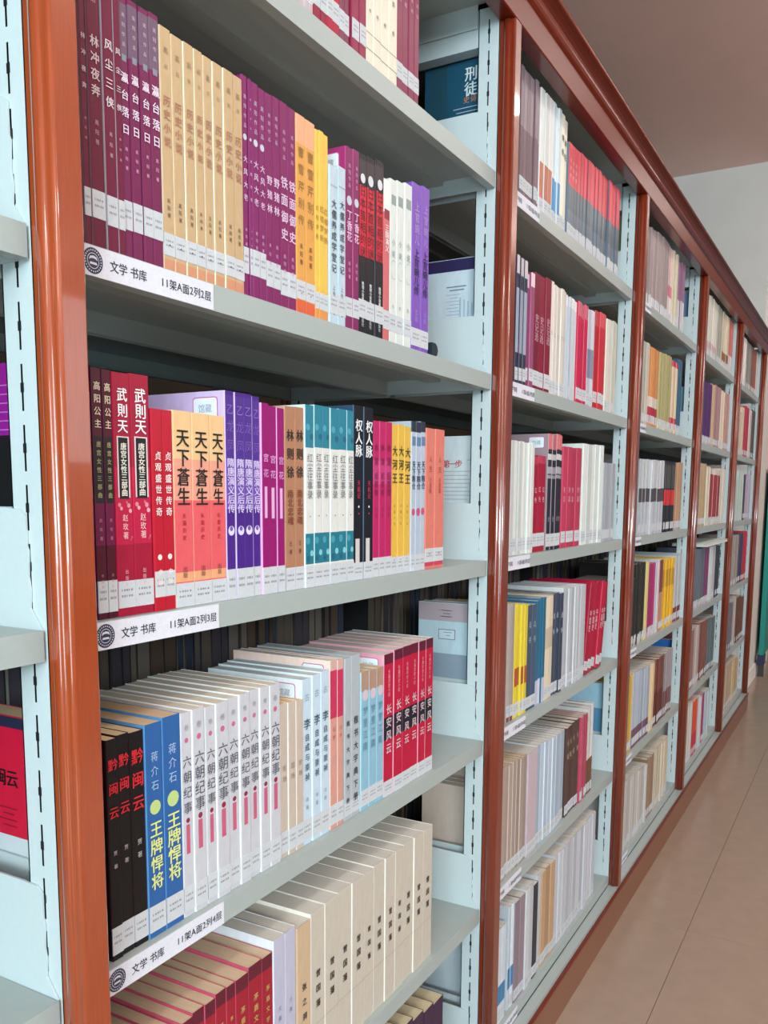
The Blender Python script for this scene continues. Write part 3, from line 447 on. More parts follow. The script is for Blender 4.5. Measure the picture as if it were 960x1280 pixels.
BOOKS = [
(0,0,'r1_white',[(345,10.4,235),(355,10.2,235),(365,11.4,235),(377,9.1,235),(386,8.6,235)],0),
(0,0,'r1_crim',[(394,16.2,240),(411,14.6,240)],0),
(0,0,'r1_red',[(425,13.2,240),(438,16.1,240)],0),
(0,0,'r1_mauve',[(454,12.7,235),(467,11.6,235)],0),
(0,0,'r1_maroonw',[(483,16.7,240),(500,16.1,240)],0),
(0,0,'r1_cream',[(516,18.2,240),(534,20.4,240),(555,22.2,240),(577,24.5,240)],0),
(0,0,'r1_plum',[(601,18.9,235),(620,17.2,235),(638,16.9,235),(655,16.0,235)],0),
(0,1,'r2_linchong',[(36,8.3,245),(44,16.0,245)],0),
(0,1,'r2_fengchen',[(60,13.6,245),(74,8.6,245)],0),
(0,1,'r2_yingtai',[(82,12.3,229),(94,12.3,230),(107,12.6,230),(119,13.7,231)],0),
(0,1,'r2_tan',[(133,16.2,226),(149,16.5,225),(166,15.4,225),(181,13.5,225),(195,14.2,224),(209,15.7,224),(225,16.6,224),(241,17.1,224)],0),
(0,1,'r2_plumA',[(258,10.3,232),(269,5.6,231),(274,11.8,230),(286,11.9,229)],0),
(0,1,'r2_boar',[(298,13.3,228),(311,14.4,230)],0),
(0,1,'r2_iron',[(326,15.7,230),(341,15.9,229)],0),
(0,1,'r2_orange',[(357,19.8,228),(377,21.2,228)],0),
(0,1,'r2_yellow',[(398,8.6,225),(407,11.3,226),(418,11.5,226)],0),
(0,1,'r2_blue',[(430,20.5,195),(450,19.2,199)],0),
(0,1,'r2_lilac',[(470,17.1,230),(487,15.7,231)],0),
(0,1,'r2_black',[(502,20.8,232),(523,23.7,235),(547,23.3,238)],0),
(0,1,'r2_pink',[(570,18.7,221)],0),
(0,1,'r2_white',[(589,20.4,226),(609,21.5,229),(631,23.4,233)],0),
(0,1,'r2_purple',[(654,30.1,241),(684,26.5,245)],0),
(0,2,'r3_gaoyang',[(35,13.0,231),(48,12.2,231)],0),
(0,2,'r3_wu',[(60,22.7,230),(82,25.4,231)],0),
(0,2,'r3_red',[(108,15.2,200),(123,15.8,201)],0),
(0,2,'r3_tianxia',[(139,28.5,202),(167,28.9,202),(196,26.1,201)],0),
(0,2,'r3_violet',[(222,15.4,230),(238,15.7,230),(253,16.3,230),(270,14.3,229)],0),
(0,2,'r3_magenta',[(284,14.5,222),(298,16.3,221),(315,15.1,220)],0),
(0,2,'r3_brown',[(332,21.0,223),(353,20.7,224)],0),
(0,2,'r3_teal',[(373,19.7,229),(393,19.4,230),(412,18.2,230),(431,21.3,230),(452,21.0,230),(473,19.1,230)],0),
(0,2,'r3_black',[(492,26.0,239),(518,26.1,239)],0),
(0,2,'r3_rose',[(544,17.2,223),(561,17.3,223),(579,20.2,223)],0),
(0,2,'r3_yellow',[(599,20.0,222),(619,20.0,222),(639,21.6,221)],0),
(0,2,'r3_blue',[(660,14.9,231),(675,17.6,231),(693,16.3,232)],0),
(0,2,'r3_coral',[(710,32.3,224),(742,34.8,224)],0),
(0,3,'r4_black',[(38,15.1,224),(53,16.4,225),(69,19.7,224)],0),
(0,3,'r4_blue',[(89,24.3,227),(114,27.0,229)],0),
(0,3,'r4_gray',[(141,17.3,228),(158,20.4,228),(179,17.3,227),(196,21.8,228),(218,19.5,228),(237,19.8,229),(257,18.5,230),(276,19.7,230),(295,21.2,230)],0),
(0,3,'r4_beige',[(319,16.1,200),(335,17.3,199),(352,16.7,198)],0),
(0,3,'r4_ice',[(366,22.0,223),(388,20.4,225),(408,21.3,226)],0),
(0,3,'r4_pink',[(431,18.6,237),(449,16.0,235)],0),
(0,3,'r4_grayB',[(468,17.3,234),(486,25.0,235)],0),
(0,3,'r4_sky',[(513,23.0,206),(536,22.8,205),(558,21.4,206)],0),
(0,3,'r4_red',[(580,29.5,222),(610,29.4,224),(639,27.3,225),(666,27.7,225),(694,25.7,225),(720,27.2,225)],0),
(0,4,'r5_red',[(73,22.1,208),(95,20.5,211),(115,17.5,213),(133,18.6,217),(151,19.4,220),(171,18.6,219),(189,19.2,222),(208,16.8,221),(225,25.1,220),(250,26.9,224),(277,22.4,223)],0),
(0,4,'r5_lav',[(300,24.9,235),(325,24.4,235)],0),
(0,4,'r5_tan',[(350,32.8,230)],0),
(0,4,'r5_white',[(382,34.6,236),(417,35.5,236),(453,36.4,236),(489,36.0,236),(525,29.1,236),(554,34.3,236),(588,32.6,236),(621,28.7,236),(650,35.6,236),(685,34.0,236),(719,35.7,236)],0),
(0,5,'r6_purple',[(617,33.0,243),(650,40.3,237),(690,39.2,229),(729,37.9,223),(767,41.5,216)],0),
(1,0,'b2_brown',[(1088,18.1,233),(1106,18.1,234),(1125,18.1,235),(1143,18.1,236),(1161,18.1,237),(1179,18.1,238)],0),
(1,0,'b2_rust',[(1197,22.7,241),(1220,23.2,241),(1243,23.7,242)],0),
(1,0,'b2_azure',[(1267,17.6,236),(1284,17.9,235),(1302,18.2,235)],0),
(1,0,'b2_ivory',[(1320,25.4,234),(1346,26.0,232)],0),
(1,0,'b2_redteal',[(1372,23.1,196),(1395,23.1,197),(1418,23.1,198),(1441,23.1,200),(1464,23.1,201),(1488,23.1,202),(1511,23.1,203),(1534,23.1,205),(1557,23.1,206),(1580,23.1,207),(1603,23.1,208),(1626,23.1,209),(1650,23.1,211),(1673,23.1,212),(1696,23.1,213),(1719,23.1,214),(1742,23.1,216),(1765,23.1,217),(1788,23.1,218)],0),
(1,1,'b2_navy',[(1090,16.6,241),(1106,16.9,240),(1123,17.2,239)],0),
(1,1,'b2_plum',[(1140,21.7,219),(1162,22.2,223)],0),
(1,1,'b2_maroon',[(1184,32.8,229),(1217,33.9,231),(1251,35.0,233)],0),
(1,1,'b2_cream',[(1286,21.3,233),(1307,21.3,232),(1329,21.3,231),(1350,21.3,230),(1371,21.3,229)],0),
(1,1,'b2_pale',[(1393,17.1,228),(1410,17.1,227),(1427,17.1,226),(1444,17.1,226),(1461,17.1,225)],0),
(1,1,'b2_crimson',[(1478,28.0,229),(1506,28.7,230),(1535,29.4,231)],0),
(1,1,'b2_icy',[(1564,27.9,228),(1592,28.6,231)],0),
(1,1,'b2_scarlet',[(1621,33.0,236),(1653,33.8,238),(1687,34.8,240)],0),
(1,1,'b2_cream2',[(1722,28.6,235),(1751,28.6,236),(1779,28.6,238),(1808,28.6,239)],0),
(1,2,'b2_white',[(1083,18.4,226),(1101,18.4,226),(1120,18.4,227),(1138,18.4,227),(1156,18.4,228),(1175,18.4,228),(1193,18.4,228)],0),
(1,2,'b2_cherry',[(1213,26.2,203),(1239,26.8,203),(1266,27.5,204)],0),
(1,2,'b2_blackpink',[(1301,25.8,254),(1327,25.8,254),(1353,25.8,255),(1378,25.8,256)],0),
(1,2,'b2_pinkred',[(1407,30.6,233),(1438,30.6,233),(1468,30.6,233),(1499,30.6,233),(1529,30.6,233)],0),
(1,2,'b2_white2',[(1563,35.0,248),(1598,35.0,248),(1633,35.0,248),(1668,35.0,249),(1703,35.0,249)],0),
(1,2,'b2_gray',[(1738,31.0,207),(1769,31.0,208),(1800,31.0,208),(1831,31.0,208)],0),
(1,3,'b2_mauve',[(1090,16.9,243),(1107,17.2,243)],0),
(1,3,'b2_lemon',[(1124,18.9,240),(1143,18.9,238),(1162,18.9,236),(1181,18.9,234)],0),
(1,3,'b2_denim',[(1199,28.5,231),(1228,29.3,229)],0),
(1,3,'b2_petrol',[(1257,18.6,234),(1276,18.9,236),(1295,19.2,237)],0),
(1,3,'b2_oat',[(1314,26.9,236),(1341,27.6,237)],0),
(1,3,'b2_navy2',[(1368,22.0,238),(1390,22.5,238),(1413,22.9,237)],0),
(1,3,'b2_silver',[(1436,23.2,245),(1459,23.2,244),(1482,23.2,243),(1505,23.2,242),(1528,23.2,242),(1552,23.2,241),(1575,23.2,240),(1598,23.2,239)],0),
(1,3,'b2_redlean',[(1623,34.3,239),(1658,34.3,237),(1692,34.3,235),(1726,34.3,234),(1760,34.3,232)],45),
(1,4,'b2_taupe',[(1077,20.8,244),(1097,20.8,242),(1118,20.8,241),(1139,20.8,240),(1160,20.8,239),(1181,20.8,238),(1201,20.8,237)],0),
(1,4,'b2_lilacth',[(1224,61.4,236)],0),
(1,4,'b2_mist',[(1288,25.5,239),(1313,25.5,238),(1339,25.5,236),(1364,25.5,235),(1390,25.5,233),(1415,25.5,232),(1441,25.5,231),(1466,25.5,229)],0),
(1,4,'b2_umber',[(1500,28.2,227),(1528,28.2,229),(1556,28.2,231),(1585,28.2,232)],0),
(1,4,'b2_rosy',[(1620,21.7,231),(1641,21.7,230),(1663,21.7,229)],0),
(1,4,'b2_milk',[(1686,19.1,239),(1705,19.1,242),(1724,19.1,245)],0),
(1,5,'b2_bluebase',[(1141,16.7,240),(1157,17.0,240)],0),
(1,5,'b2_mauvedk',[(1174,29.7,235),(1204,30.5,235)],0),
(1,5,'b2_frost',[(1235,26.1,240),(1261,26.7,240)],0),
(1,5,'b2_ink',[(1287,30.1,230)],0),
(1,5,'b2_pearl',[(1317,30.9,240)],0),
(1,5,'b2_tan',[(1348,30.7,235),(1379,31.5,235),(1410,32.3,235)],0),
(1,5,'b2_frost2',[(1443,29.9,240),(1473,29.9,240),(1503,29.9,240),(1532,29.9,240),(1562,29.9,240),(1592,29.9,240),(1622,29.9,240),(1652,29.9,240),(1682,29.9,240),(1712,29.9,240),(1741,29.9,240),(1771,29.9,240)],0),
(2,0,'b3_smoke',[(2130,46.4,221),(2176,46.4,226),(2222,46.4,231),(2269,46.4,237),(2315,46.4,242),(2362,46.4,247)],0),
(2,0,'b3_rosew',[(2408,76.6,247)],0),
(2,0,'b3_sand',[(2485,77.3,241)],0),
(2,0,'b3_mauvew',[(2562,57.2,225),(2619,59.2,229)],0),
(2,1,'b3_gray',[(2137,35.1,242),(2172,35.9,242)],0),
(2,1,'b3_orange',[(2208,45.0,239),(2253,46.4,240),(2300,47.8,241)],0),
(2,1,'b3_olive',[(2348,45.5,241),(2393,45.5,244),(2438,45.5,246),(2484,45.5,248)],0),
(2,1,'b3_creamred',[(2529,52.5,241),(2582,54.2,241)],0),
(2,1,'b3_tealnavy',[(2636,70.6,259)],0),
(2,2,'b3_darkband',[(2143,45.5,233),(2188,45.5,234),(2234,45.5,235),(2279,45.5,236),(2325,45.5,237),(2370,45.5,237),(2416,45.5,238),(2461,45.5,239)],0),
(2,2,'b3_blackred',[(2509,54.5,240),(2564,56.3,241),(2620,58.2,242)],0),
(2,2,'b3_tan',[(2684,65.8,240),(2750,68.2,245)],0),
(2,3,'b3_black',[(2150,42.0,255),(2192,43.1,255),(2235,44.3,255)],0),
(2,3,'b3_lime',[(2279,57.2,252)],0),
(2,3,'b3_fuchsia',[(2336,50.8,242),(2387,52.4,242)],0),
(2,3,'b3_whitet',[(2440,50.3,253)],0),
(2,3,'b3_salmon',[(2490,51.8,248)],0),
(2,3,'b3_yellow',[(2542,52.2,245),(2594,52.2,244),(2646,52.2,244),(2698,52.2,243)],0),
(2,3,'b3_greenw',[(2751,44.8,244),(2795,45.9,247),(2841,47.0,249)],0),
(2,4,'b3_ochre',[(2119,30.6,247),(2150,30.6,246)],0),
(2,4,'b3_skyw',[(2184,36.8,246),(2220,36.8,244),(2257,36.8,242),(2294,36.8,240),(2331,36.8,238),(2368,36.8,237)],0),
(2,4,'b3_butter',[(2416,61.5,237)],0),
(2,4,'b3_choc',[(2481,55.3,236),(2537,55.3,237),(2592,55.3,237)],0),
(2,4,'b3_ashw',[(2651,45.8,236),(2697,45.8,238),(2743,45.8,239)],0),
(2,5,'b3_chalk',[(2125,43.8,234),(2169,43.8,230),(2213,43.8,225),(2256,43.8,221),(2300,43.8,216),(2344,43.8,212),(2388,43.8,207)],0),
(2,5,'b3_walnut',[(2436,56.5,218),(2492,56.5,214)],0),
(2,5,'b3_cream',[(2553,80.6,221),(2634,80.6,220),(2715,80.6,218)],0),
(3,0,'b4_white',[(3206,81.4,239),(3287,84.8,245),(3372,88.4,251)],0),
(3,0,'b4_gray',[(3460,78.8,241),(3539,81.7,241)],0),
(3,0,'b4_cream',[(3621,95.7,243),(3716,100.0,243)],0),
(3,0,'b4_pinkw',[(3825,76.5,260),(3902,79.0,260)],0),
(3,1,'b4_violet',[(3211,74.0,249),(3285,76.7,249)],0),
(3,1,'b4_sand',[(3362,89.1,255)],0),
(3,1,'b4_mauve',[(3451,77.2,260),(3528,80.0,260)],0),
(3,1,'b4_cream2',[(3608,117.0,255)],0),
(3,1,'b4_rosew',[(3725,76.3,257),(3801,78.9,257)],0),
(3,2,'b4_tan',[(3200,69.4,258),(3269,71.8,258)],0),
(3,2,'b4_whitec',[(3341,83.2,249)],0),
(3,2,'b4_redw',[(3424,68.6,244),(3493,68.6,244),(3561,68.6,244),(3630,68.6,244)],0),
(3,2,'b4_oat',[(3698,135.8,252)],0),
(3,3,'b4_slate',[(3244,68.4,247),(3313,70.7,247)],0),
(3,3,'b4_purple',[(3384,105.2,245)],0),
(3,3,'b4_white2',[(3489,66.8,242),(3556,68.9,242),(3624,71.0,242)],0),
(3,3,'b4_navy',[(3703,113.2,236)],0),
(3,4,'b4_rosy',[(3160,90.9,250)],0),
(3,4,'b4_pale',[(3251,106.2,252)],0),
(3,4,'b4_brown',[(3364,62.1,258),(3426,62.1,255),(3488,62.1,253)],0),
(3,4,'b4_teal',[(3561,102.4,253),(3663,102.4,246)],0),
(3,5,'b4_whiteb',[(3195,93.5,246)],0),
(3,5,'b4_orange',[(3293,112.7,242)],0),
(3,5,'b4_whited',[(3417,56.9,231),(3474,56.9,227)],0),
(3,5,'b4_magenta',[(3537,58.1,227)],0),
(3,5,'b4_ice',[(3602,75.8,224),(3678,75.8,217)],0),
(4,0,'b5_white',[(4292,153.7,274)],0),
(4,0,'b5_gray',[(4446,119.9,256),(4566,125.6,256)],0),
(4,0,'b5_brown',[(4691,118.1,259),(4809,123.3,259)],0),
(4,0,'b5_white2',[(4933,121.6,278)],0),
(4,1,'b5_cream',[(4349,95.9,246)],0),
(4,1,'b5_red',[(4444,102.5,261),(4547,106.5,261)],0),
(4,1,'b5_whitep',[(4666,101.6,259)],0),
(4,1,'b5_dark',[(4767,180.2,267)],0),
(4,2,'b5_aqua',[(4284,103.6,259),(4388,107.8,259)],0),
(4,2,'b5_navy',[(4496,95.2,243)],0),
(4,2,'b5_lav',[(4591,110.4,250),(4701,115.0,250)],0),
(4,3,'b5_gray2',[(4295,76.3,265),(4371,78.6,265)],0),
(4,3,'b5_navy2',[(4450,164.3,268)],0),
(4,3,'b5_red2',[(4614,100.5,272),(4715,104.2,272)],0),
(4,4,'b5_slate',[(4227,82.0,255),(4309,82.0,246)],0),
(4,4,'b5_whited',[(4393,117.1,263)],0),
(4,4,'b5_brown2',[(4520,148.2,255),(4668,148.2,239)],0),
(4,5,'b5_boxA',[(4287,117.6,231)],0),
(4,5,'b5_boxB',[(4414,154.3,227),(4569,154.3,222)],0),
]
# ------------------------------------------------------------------ books
ROWW = ['top shelf', 'second shelf', 'third shelf', 'fourth shelf', 'fifth shelf', 'bottom shelf']
BW = ['first full bay', 'second full bay', 'third full bay', 'fourth full bay', 'fifth full bay']
ORD = ['first', 'second', 'third', 'fourth', 'fifth', 'sixth', 'seventh', 'eighth', 'ninth', 'tenth', 'eleventh', 'twelfth', 'thirteenth',
       'fourteenth', 'fifteenth', 'sixteenth', 'seventeenth', 'eighteenth', 'nineteenth', 'twentieth']
def cover_mesh(t, h, dep, st, bev=.0016):
    """paper cover wrapped round the block: rounded spine, two boards, colour bands on the spine"""
    b = MB(); x0, x1 = -t/2, t/2; th = .0005; bev = min(bev, t*.22)
    spine, side = mat(st['c']), mat(st.get('cov', st['c']))
    out = [(x0,dep),(x0,bev),(x0+bev*.3,bev*.3),(x0+bev,0),(x1-bev,0),(x1-bev*.3,bev*.3),(x1,bev),(x1,dep)]
    inn = [(x0+th,dep),(x0+th,bev+th),(x0+bev,th),(x1-bev,th),(x1-th,bev+th),(x1-th,dep)]
    cuts = sorted({0.0, 1.0} | {f for bd in st.get('b', ()) for f in bd[:2]})
    for a, c in zip(cuts[:-1], cuts[1:]):
        mid = (a+c)/2; mt = spine
        for f0, f1, hx in st.get('b', ()):
            if f0 <= mid <= f1: mt = mat(hx)
        for k in range(len(out)-1):
            (ax, ay), (bx, by) = out[k], out[k+1]
            b.face([(ax,ay,a*h),(bx,by,a*h),(bx,by,c*h),(ax,ay,c*h)], side if k in (0, 6) else (mt if k in (2, 3, 4, 5) or 'cov' not in st else (side if k == 1 else mt)))
    for k in range(len(inn)-1):
        (ax, ay), (bx, by) = inn[k], inn[k+1]
        b.face([(bx,by,0),(ax,ay,0),(ax,ay,h),(bx,by,h)], side)
    for z, up in ((0, False), (h, True)):
        pairs = [(0,0,1,1),(1,1,3,2),(3,2,4,3),(4,3,6,4),(6,4,7,5)]
        for o0, i0, o1, i1 in pairs:
            oo = [out[k] for k in range(o0, o1+1)]
            P = [(p[0],p[1],z) for p in oo]+[(inn[i1][0],inn[i1][1],z),(inn[i0][0],inn[i0][1],z)]
            b.face(P[::-1] if up else P, side)
    for s in (0, 1):
        xa, xb = (x0, x0+th) if s == 0 else (x1-th, x1)
        b.face([(xa,dep,0),(xb,dep,0),(xb,dep,h),(xa,dep,h)], side)
    return b.mesh('book_cover', fix=False)
def print_meshes(t, h, st):
    """everything printed on a spine, one mesh per printed item: (name, mesh)"""
    out = []
    for x0, x1, f0, f1, hx in st.get('r', ()):
        b = MB(); put_rect(b, x0*t, x1*t, f0*h, f1*h, mat(hx, 'ink'), -.00015-.00004*len(out)); out.append(('printed_panel', b.mesh('printed_panel', fix=False)))
    for x, f, r, hx in st.get('o', ()):
        b = MB(); put_disc(b, x*t, f*h, r*t, mat(hx, 'ink'), -.0002-.00004*len(out)); out.append(('printed_seal', b.mesh('printed_seal', fix=False)))
    if st.get('ring'):
        b = MB(); ink = mat('A8B4B4', 'ink'); P = []
        for k in range(22):
            a = math.pi*(.35+1.3*k/21); P.append((.05*t+.42*t*math.cos(a), .46*h+.63*t*math.sin(a)))
        for (xa, za), (xb, zb) in zip(P[:-1], P[1:]):
            b.face([(xa,-.0004,za-.0006),(xb,-.0004,zb-.0006),(xb,-.0004,zb+.0006),(xa,-.0004,za+.0006)], ink)
        out.append(('printed_ring', b.mesh('printed_ring', fix=False)))
    y = -.0006
    big = max([(ft-fb)*wf for _, ft, fb, _, wf, _ in st.get('t', ())] or [0])
    for s, ft, fb, hx, wf, bold in st.get('t', ()):
        b = MB(); n = len(s); cell = (ft-fb)*h/n; size = min(t*wf, cell*1.02)
        sx = t*wf/size if t*wf < size*1.25 else 1.2
        ink = mat(hx, 'ink')
        for k, ch in enumerate(s):
            if ch == '·': put_disc(b, 0, (fb+ft)/2*h, min(t*.14, .0016)*wf, ink, y, k=10); continue
            put_char(b, ch, 0, ft*h-cell*(k+.5), size, ink, y, bool(bold), sx)
        nm = 'title_lettering' if (ft-fb)*wf == big else 'small_lettering'
        out.append((nm, b.mesh(nm, fix=False)))
    return out
def label_mesh(t, z0, hh):
    b = MB(); x = t/2-.0004
    b.box(-x, x, -.0004, .0006, z0, z0+hh, mat('C2C7CC', 'paper'))
    ink = mat('8A8E96', 'ink')
    for k, (f0, f1) in enumerate(((.62, .70), (.40, .48))):
        n = 5
        for i in range(n):
            u0 = -x*.7+i*(1.4*x/n); put_rect(b, u0, u0+1.4*x/n*(.75 if (i+k) % 3 else .45), z0+hh*f0, z0+hh*f1, ink, -.0005)
    return b.mesh('call_number_label', fix=False)
def cover_sticker(parent, t, h, dep):
    b = MB(); x = -t/2-.0003
    def rr(a0, a1, z0, z1, r, mt, xx):
        P = []
        for cx, cz, s in ((a1-r, z1-r, 0), (a0+r, z1-r, 90), (a0+r, z0+r, 180), (a1-r, z0+r, 270)):
            for k in range(4):
                a = math.radians(s+30*k); P.append((xx, cx+r*math.cos(a), cz+r*math.sin(a)))
        b.face(P, mt)
    rr(.010, .046, h-.031, h-.006, .004, mat('C06098', 'ink'), x)
    rr(.0112, .0448, h-.0298, h-.0072, .0032, mat('DCE8F0', 'paper'), x-.0002)
    for i, ch in enumerate('馆藏'): put_char(b, ch, .033-i*.010, h-.0185, .010, mat('8C9CB0', 'ink'), x-.0004, plane='C')
    b.obj('shelf_mark_sticker', parent, fix=False)
CACHE = {}
def make_book(name, label, cat, group, X, Y, Z, t, h, st, parts, lean=0.0, dep=None, key=None):
    dep = dep or min(.19, h*.70)
    t2 = t-.0004
    o = empty(name, (X+t/2, Y, Z+.0003), label, cat, group)
    if lean:
        o.rotation_euler = (0, lean, 0); o.location.z += t2*math.cos(lean)/2*math.sin(lean)
        t2 *= math.cos(lean)
    link('cover', cover_mesh(t2, h, dep, st), o)
    b = MB(); b.box(-t2/2+.0006, t2/2-.0006, .0012, dep-.0012, .0004, h-.0006, mat(st.get('pg', 'D2CDC4'), 'pages'))
    b.obj('page_block', o)
    if parts:
        k = (key, round(t2*1000/3), round(h*1000/6))
        if k not in CACHE: CACHE[k] = (print_meshes(t2, h, st), t2, h)
        mes, ct, chh = CACHE[k]
        for nm, me in mes:
            p = link(nm, me, o); p.scale = (t2/ct, 1, h/chh)
        if st.get('s'): link('call_number_label', label_mesh(t2, st['s'][0]/1000, st['s'][1]/1000), o)
    return o
# split thick far entries, clamp to the bay, rank by how large the photo shows them
ALL = []
count = {}
for bay, row, sty, items, lean in BOOKS:
    for X, t, h in items:
        X, t, h = X/1000, t/1000, h/1000
        n = 1
        if bay >= 2: n = max(1, round(t/(.026 if bay == 2 else .032)))
        if sty.startswith('b5_box'): n = max(1, round(t/.07))
        for k in range(n):
            ALL.append([bay, row, sty, X+k*t/n, t/n, h, lean])
LIM = {}
for e in ALL:
    k = (e[0], e[1]); LIM[k] = max(LIM.get(k, 0), e[3]+e[4])
for e in ALL:
    x0, x1 = e[0]*W+.030, e[0]*W+W-.036
    mx = LIM[(e[0], e[1])]
    if mx > x1-.02 and e[0] >= 2:
        s = (x1-.02-x0)/(mx-x0); e[3] = x0+(e[3]-x0)*s; e[4] *= s
    top_gap = (2.060 if e[1] == 0 else SH[e[1]-1]-.032)-SH[e[1]]
    e[5] = min(e[5], top_gap-.006)
CX, CY = -.5293, -.5857
def shown(e):
    d = math.hypot(e[3]-CX, .04-CY)
    return e[4]*.62*e[5]/d**3 if True else 0
ALL.sort(key=lambda e: (e[0], e[1], e[3]))
rank = sorted(range(len(ALL)), key=lambda i: -shown(ALL[i]))
SINGLE = set(rank[:296])
runs = {}
for i, e in enumerate(ALL):
    runs.setdefault((e[0], e[1], e[2]), []).append(i)
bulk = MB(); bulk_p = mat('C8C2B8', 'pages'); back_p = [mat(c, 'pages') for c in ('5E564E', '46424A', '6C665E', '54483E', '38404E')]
def bulk_book(X, Y, Z, t, h, st, dep, flip=False):
    t -= .0006; spine, side = mat(st['c']), mat(st.get('cov', st['c']))
    y0, y1 = (Y, Y+dep) if not flip else (Y-dep, Y)
    x0, x1 = X, X+t
    bands = sorted(st.get('b', ())); cuts = sorted({0.0, 1.0} | {f for bd in bands for f in bd[:2]}); ys = y0 if not flip else y1
    for a, c in zip(cuts[:-1], cuts[1:]):
        mt = spine
        for f0, f1, hx in bands:
            if f0 <= (a+c)/2 <= f1: mt = mat(hx)
        P = [(x0+.001,ys,Z+a*h),(x1-.001,ys,Z+a*h),(x1-.001,ys,Z+c*h),(x0+.001,ys,Z+c*h)]
        bulk.face(P if not flip else P[::-1], mt)
        s = 1 if not flip else -1
        for xa, xb in ((x0, x0+.001), (x1, x1-.001)):
            Q = [(xa,ys+s*.0012,Z+a*h),(xb,ys,Z+a*h),(xb,ys,Z+c*h),(xa,ys+s*.0012,Z+c*h)]
            bulk.face(Q, mt)
    s = .0012 if not flip else -.0012
    for x, d in ((x0, .0006), (x1, -.0006)):
        a, c = (ys+s, y1 if not flip else y0)
        bulk.face([(x,a,Z),(x,c,Z),(x,c,Z+h),(x,a,Z+h)], side)
        bulk.face([(x+d,a,Z),(x+d,c,Z),(x+d,c,Z+h),(x+d,a,Z+h)], side)
        bulk.face([(x,a,Z+h),(x+d,a,Z+h),(x+d,c,Z+h),(x,c,Z+h)], side)
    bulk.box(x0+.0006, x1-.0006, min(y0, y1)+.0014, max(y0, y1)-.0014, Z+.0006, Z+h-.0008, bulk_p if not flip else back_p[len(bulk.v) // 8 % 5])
    if st.get('s') or st.get('far'):
        z0 = (st.get('s') or (10, 24))[0]/1000
        P = [(x0+.0008,ys-.0003,Z+z0),(x1-.0008,ys-.0003,Z+z0),(x1-.0008,ys-.0003,Z+z0+.024),(x0+.0008,ys-.0003,Z+z0+.024)]
        if not flip: bulk.face(P, mat('C2C7CC', 'paper'))
def tint(st, i):
    """the books of a run are never quite one colour"""
    f = (1.0, .93, 1.05)[(i*7+i//3) % 3]
    def sh(hx): return '%02X%02X%02X' % tuple(max(0, min(255, round(int(hx[k:k+2], 16)*f))) for k in (0, 2, 4))
    s = dict(st); s['c'] = sh(st['c']); s['b'] = [(a, c, sh(hx)) for a, c, hx in st.get('b', ())]
    s['cov'] = st.get('cov') or sh(st['c'])
    return s
for (bay, row, sty), idx in runs.items():
    st = ST[sty]; n = len(idx); first = True
    for k, i in enumerate(idx):
        _, _, _, X, t, h, lean = ALL[i]
        Y = .0385+(st.get('y', 0)+random.uniform(-.7, 1.2))/1000
        hh = h+random.uniform(-.0006, .0006)
        if bay >= 1:
            Y += random.uniform(-.002, .003); hh += random.uniform(-.002, .001); t -= random.uniform(.0004, .0012); st = tint(ST[sty], i)
        if i in SINGLE:
            if sty == 'r4_red' and k == n-1: st = dict(st, cov='D8E4E6')
            place = f"{ROWW[row]}, {BW[bay]}"
            lab = f"{st['d']}, {ORD[k]} of {n} alike, {place}" if n > 1 else f"{st['d']}, {place}"
            o = make_book('book', lab, 'book', f"{st['d']}s, {place}", X, Y, SH[row], t, hh, st, bay <= 1, lean=math.radians(11.3) if lean else 0, key=sty)
            if st.get('st') and k == 0: cover_sticker(o, t-.0004, hh, .16)
        else:
            st2 = dict(st); st2['far'] = bay >= 2
            bulk_book(X, Y, SH[row]+.0004, t, hh, st2, min(.19, h*.7))
# the books whose covers face the camera through the open ends of the bays
def cover_book(bay, row, lab, h, t, st, draw, dep=.15):
    o = make_book('book', lab, 'book', None, bay*W+.0045, .0385, SH[row], t, h, st, True, dep=dep, key='cover%d%d' % (bay, row))
    b = MB(); draw(b, -t/2+.0002-.0004, h); 
    if b.v: b.obj('cover_print', o, fix=False)
    return o
def lines(b, x, zs, y0, y1, hx, th=.0011):
    for k, z in enumerate(zs): put_rect(b, y0+(.004 if k % 3 == 1 else 0), y1-(.006 if k % 2 else 0), z-th/2, z+th/2, mat(hx, 'ink'), x, 'C')
def d_xt(b, x, h):
    for i, ch in enumerate('刑徒'): put_char(b, ch, .058, h-.024-i*.0255, .0255, mat('D4DCE0', 'ink'), x, True, plane='C')
    for i, ch in enumerate('史诗'): put_char(b, ch, .066-i*.014, h-.067, .012, mat('B07A58', 'ink'), x, True, plane='C')
    lines(b, x, [h-.080, h-.087, h-.094], .040, .092, 'B8C4CC')
    put_rect(b, .105, .14, 0, h, mat('1B4658', 'ink'), x+.0002, 'C')
cover_book(1, 0, 'dark teal book with white calligraphy on its cover, seen through the shelf end', .213, .024, dict(c='1C4456', cov='1F5068', s=(10, 24)), d_xt)
def d_pur(b, x, h):
    put_rect(b, .0005, .1495, h-.022, h-.001, mat('2A2050', 'ink'), x, 'C')
    lines(b, x, [h-.050, h-.056], .06, .10, '6C7C90', .002)
    lines(b, x, [h-.064-i*.006 for i in range(8)], .072, .10, '9CACBC')
    for i in range(4): put_rect(b, .046+i*.008, .049+i*.008, h-.108, h-.082+i*.004, mat('A8B8C8', 'ink'), x, 'C')
cover_book(1, 1, 'white book with a deep purple cover top, seen through the shelf end', .218, .024, dict(c='4A3A70', cov='CBD9E2', s=(10, 24)), d_pur)
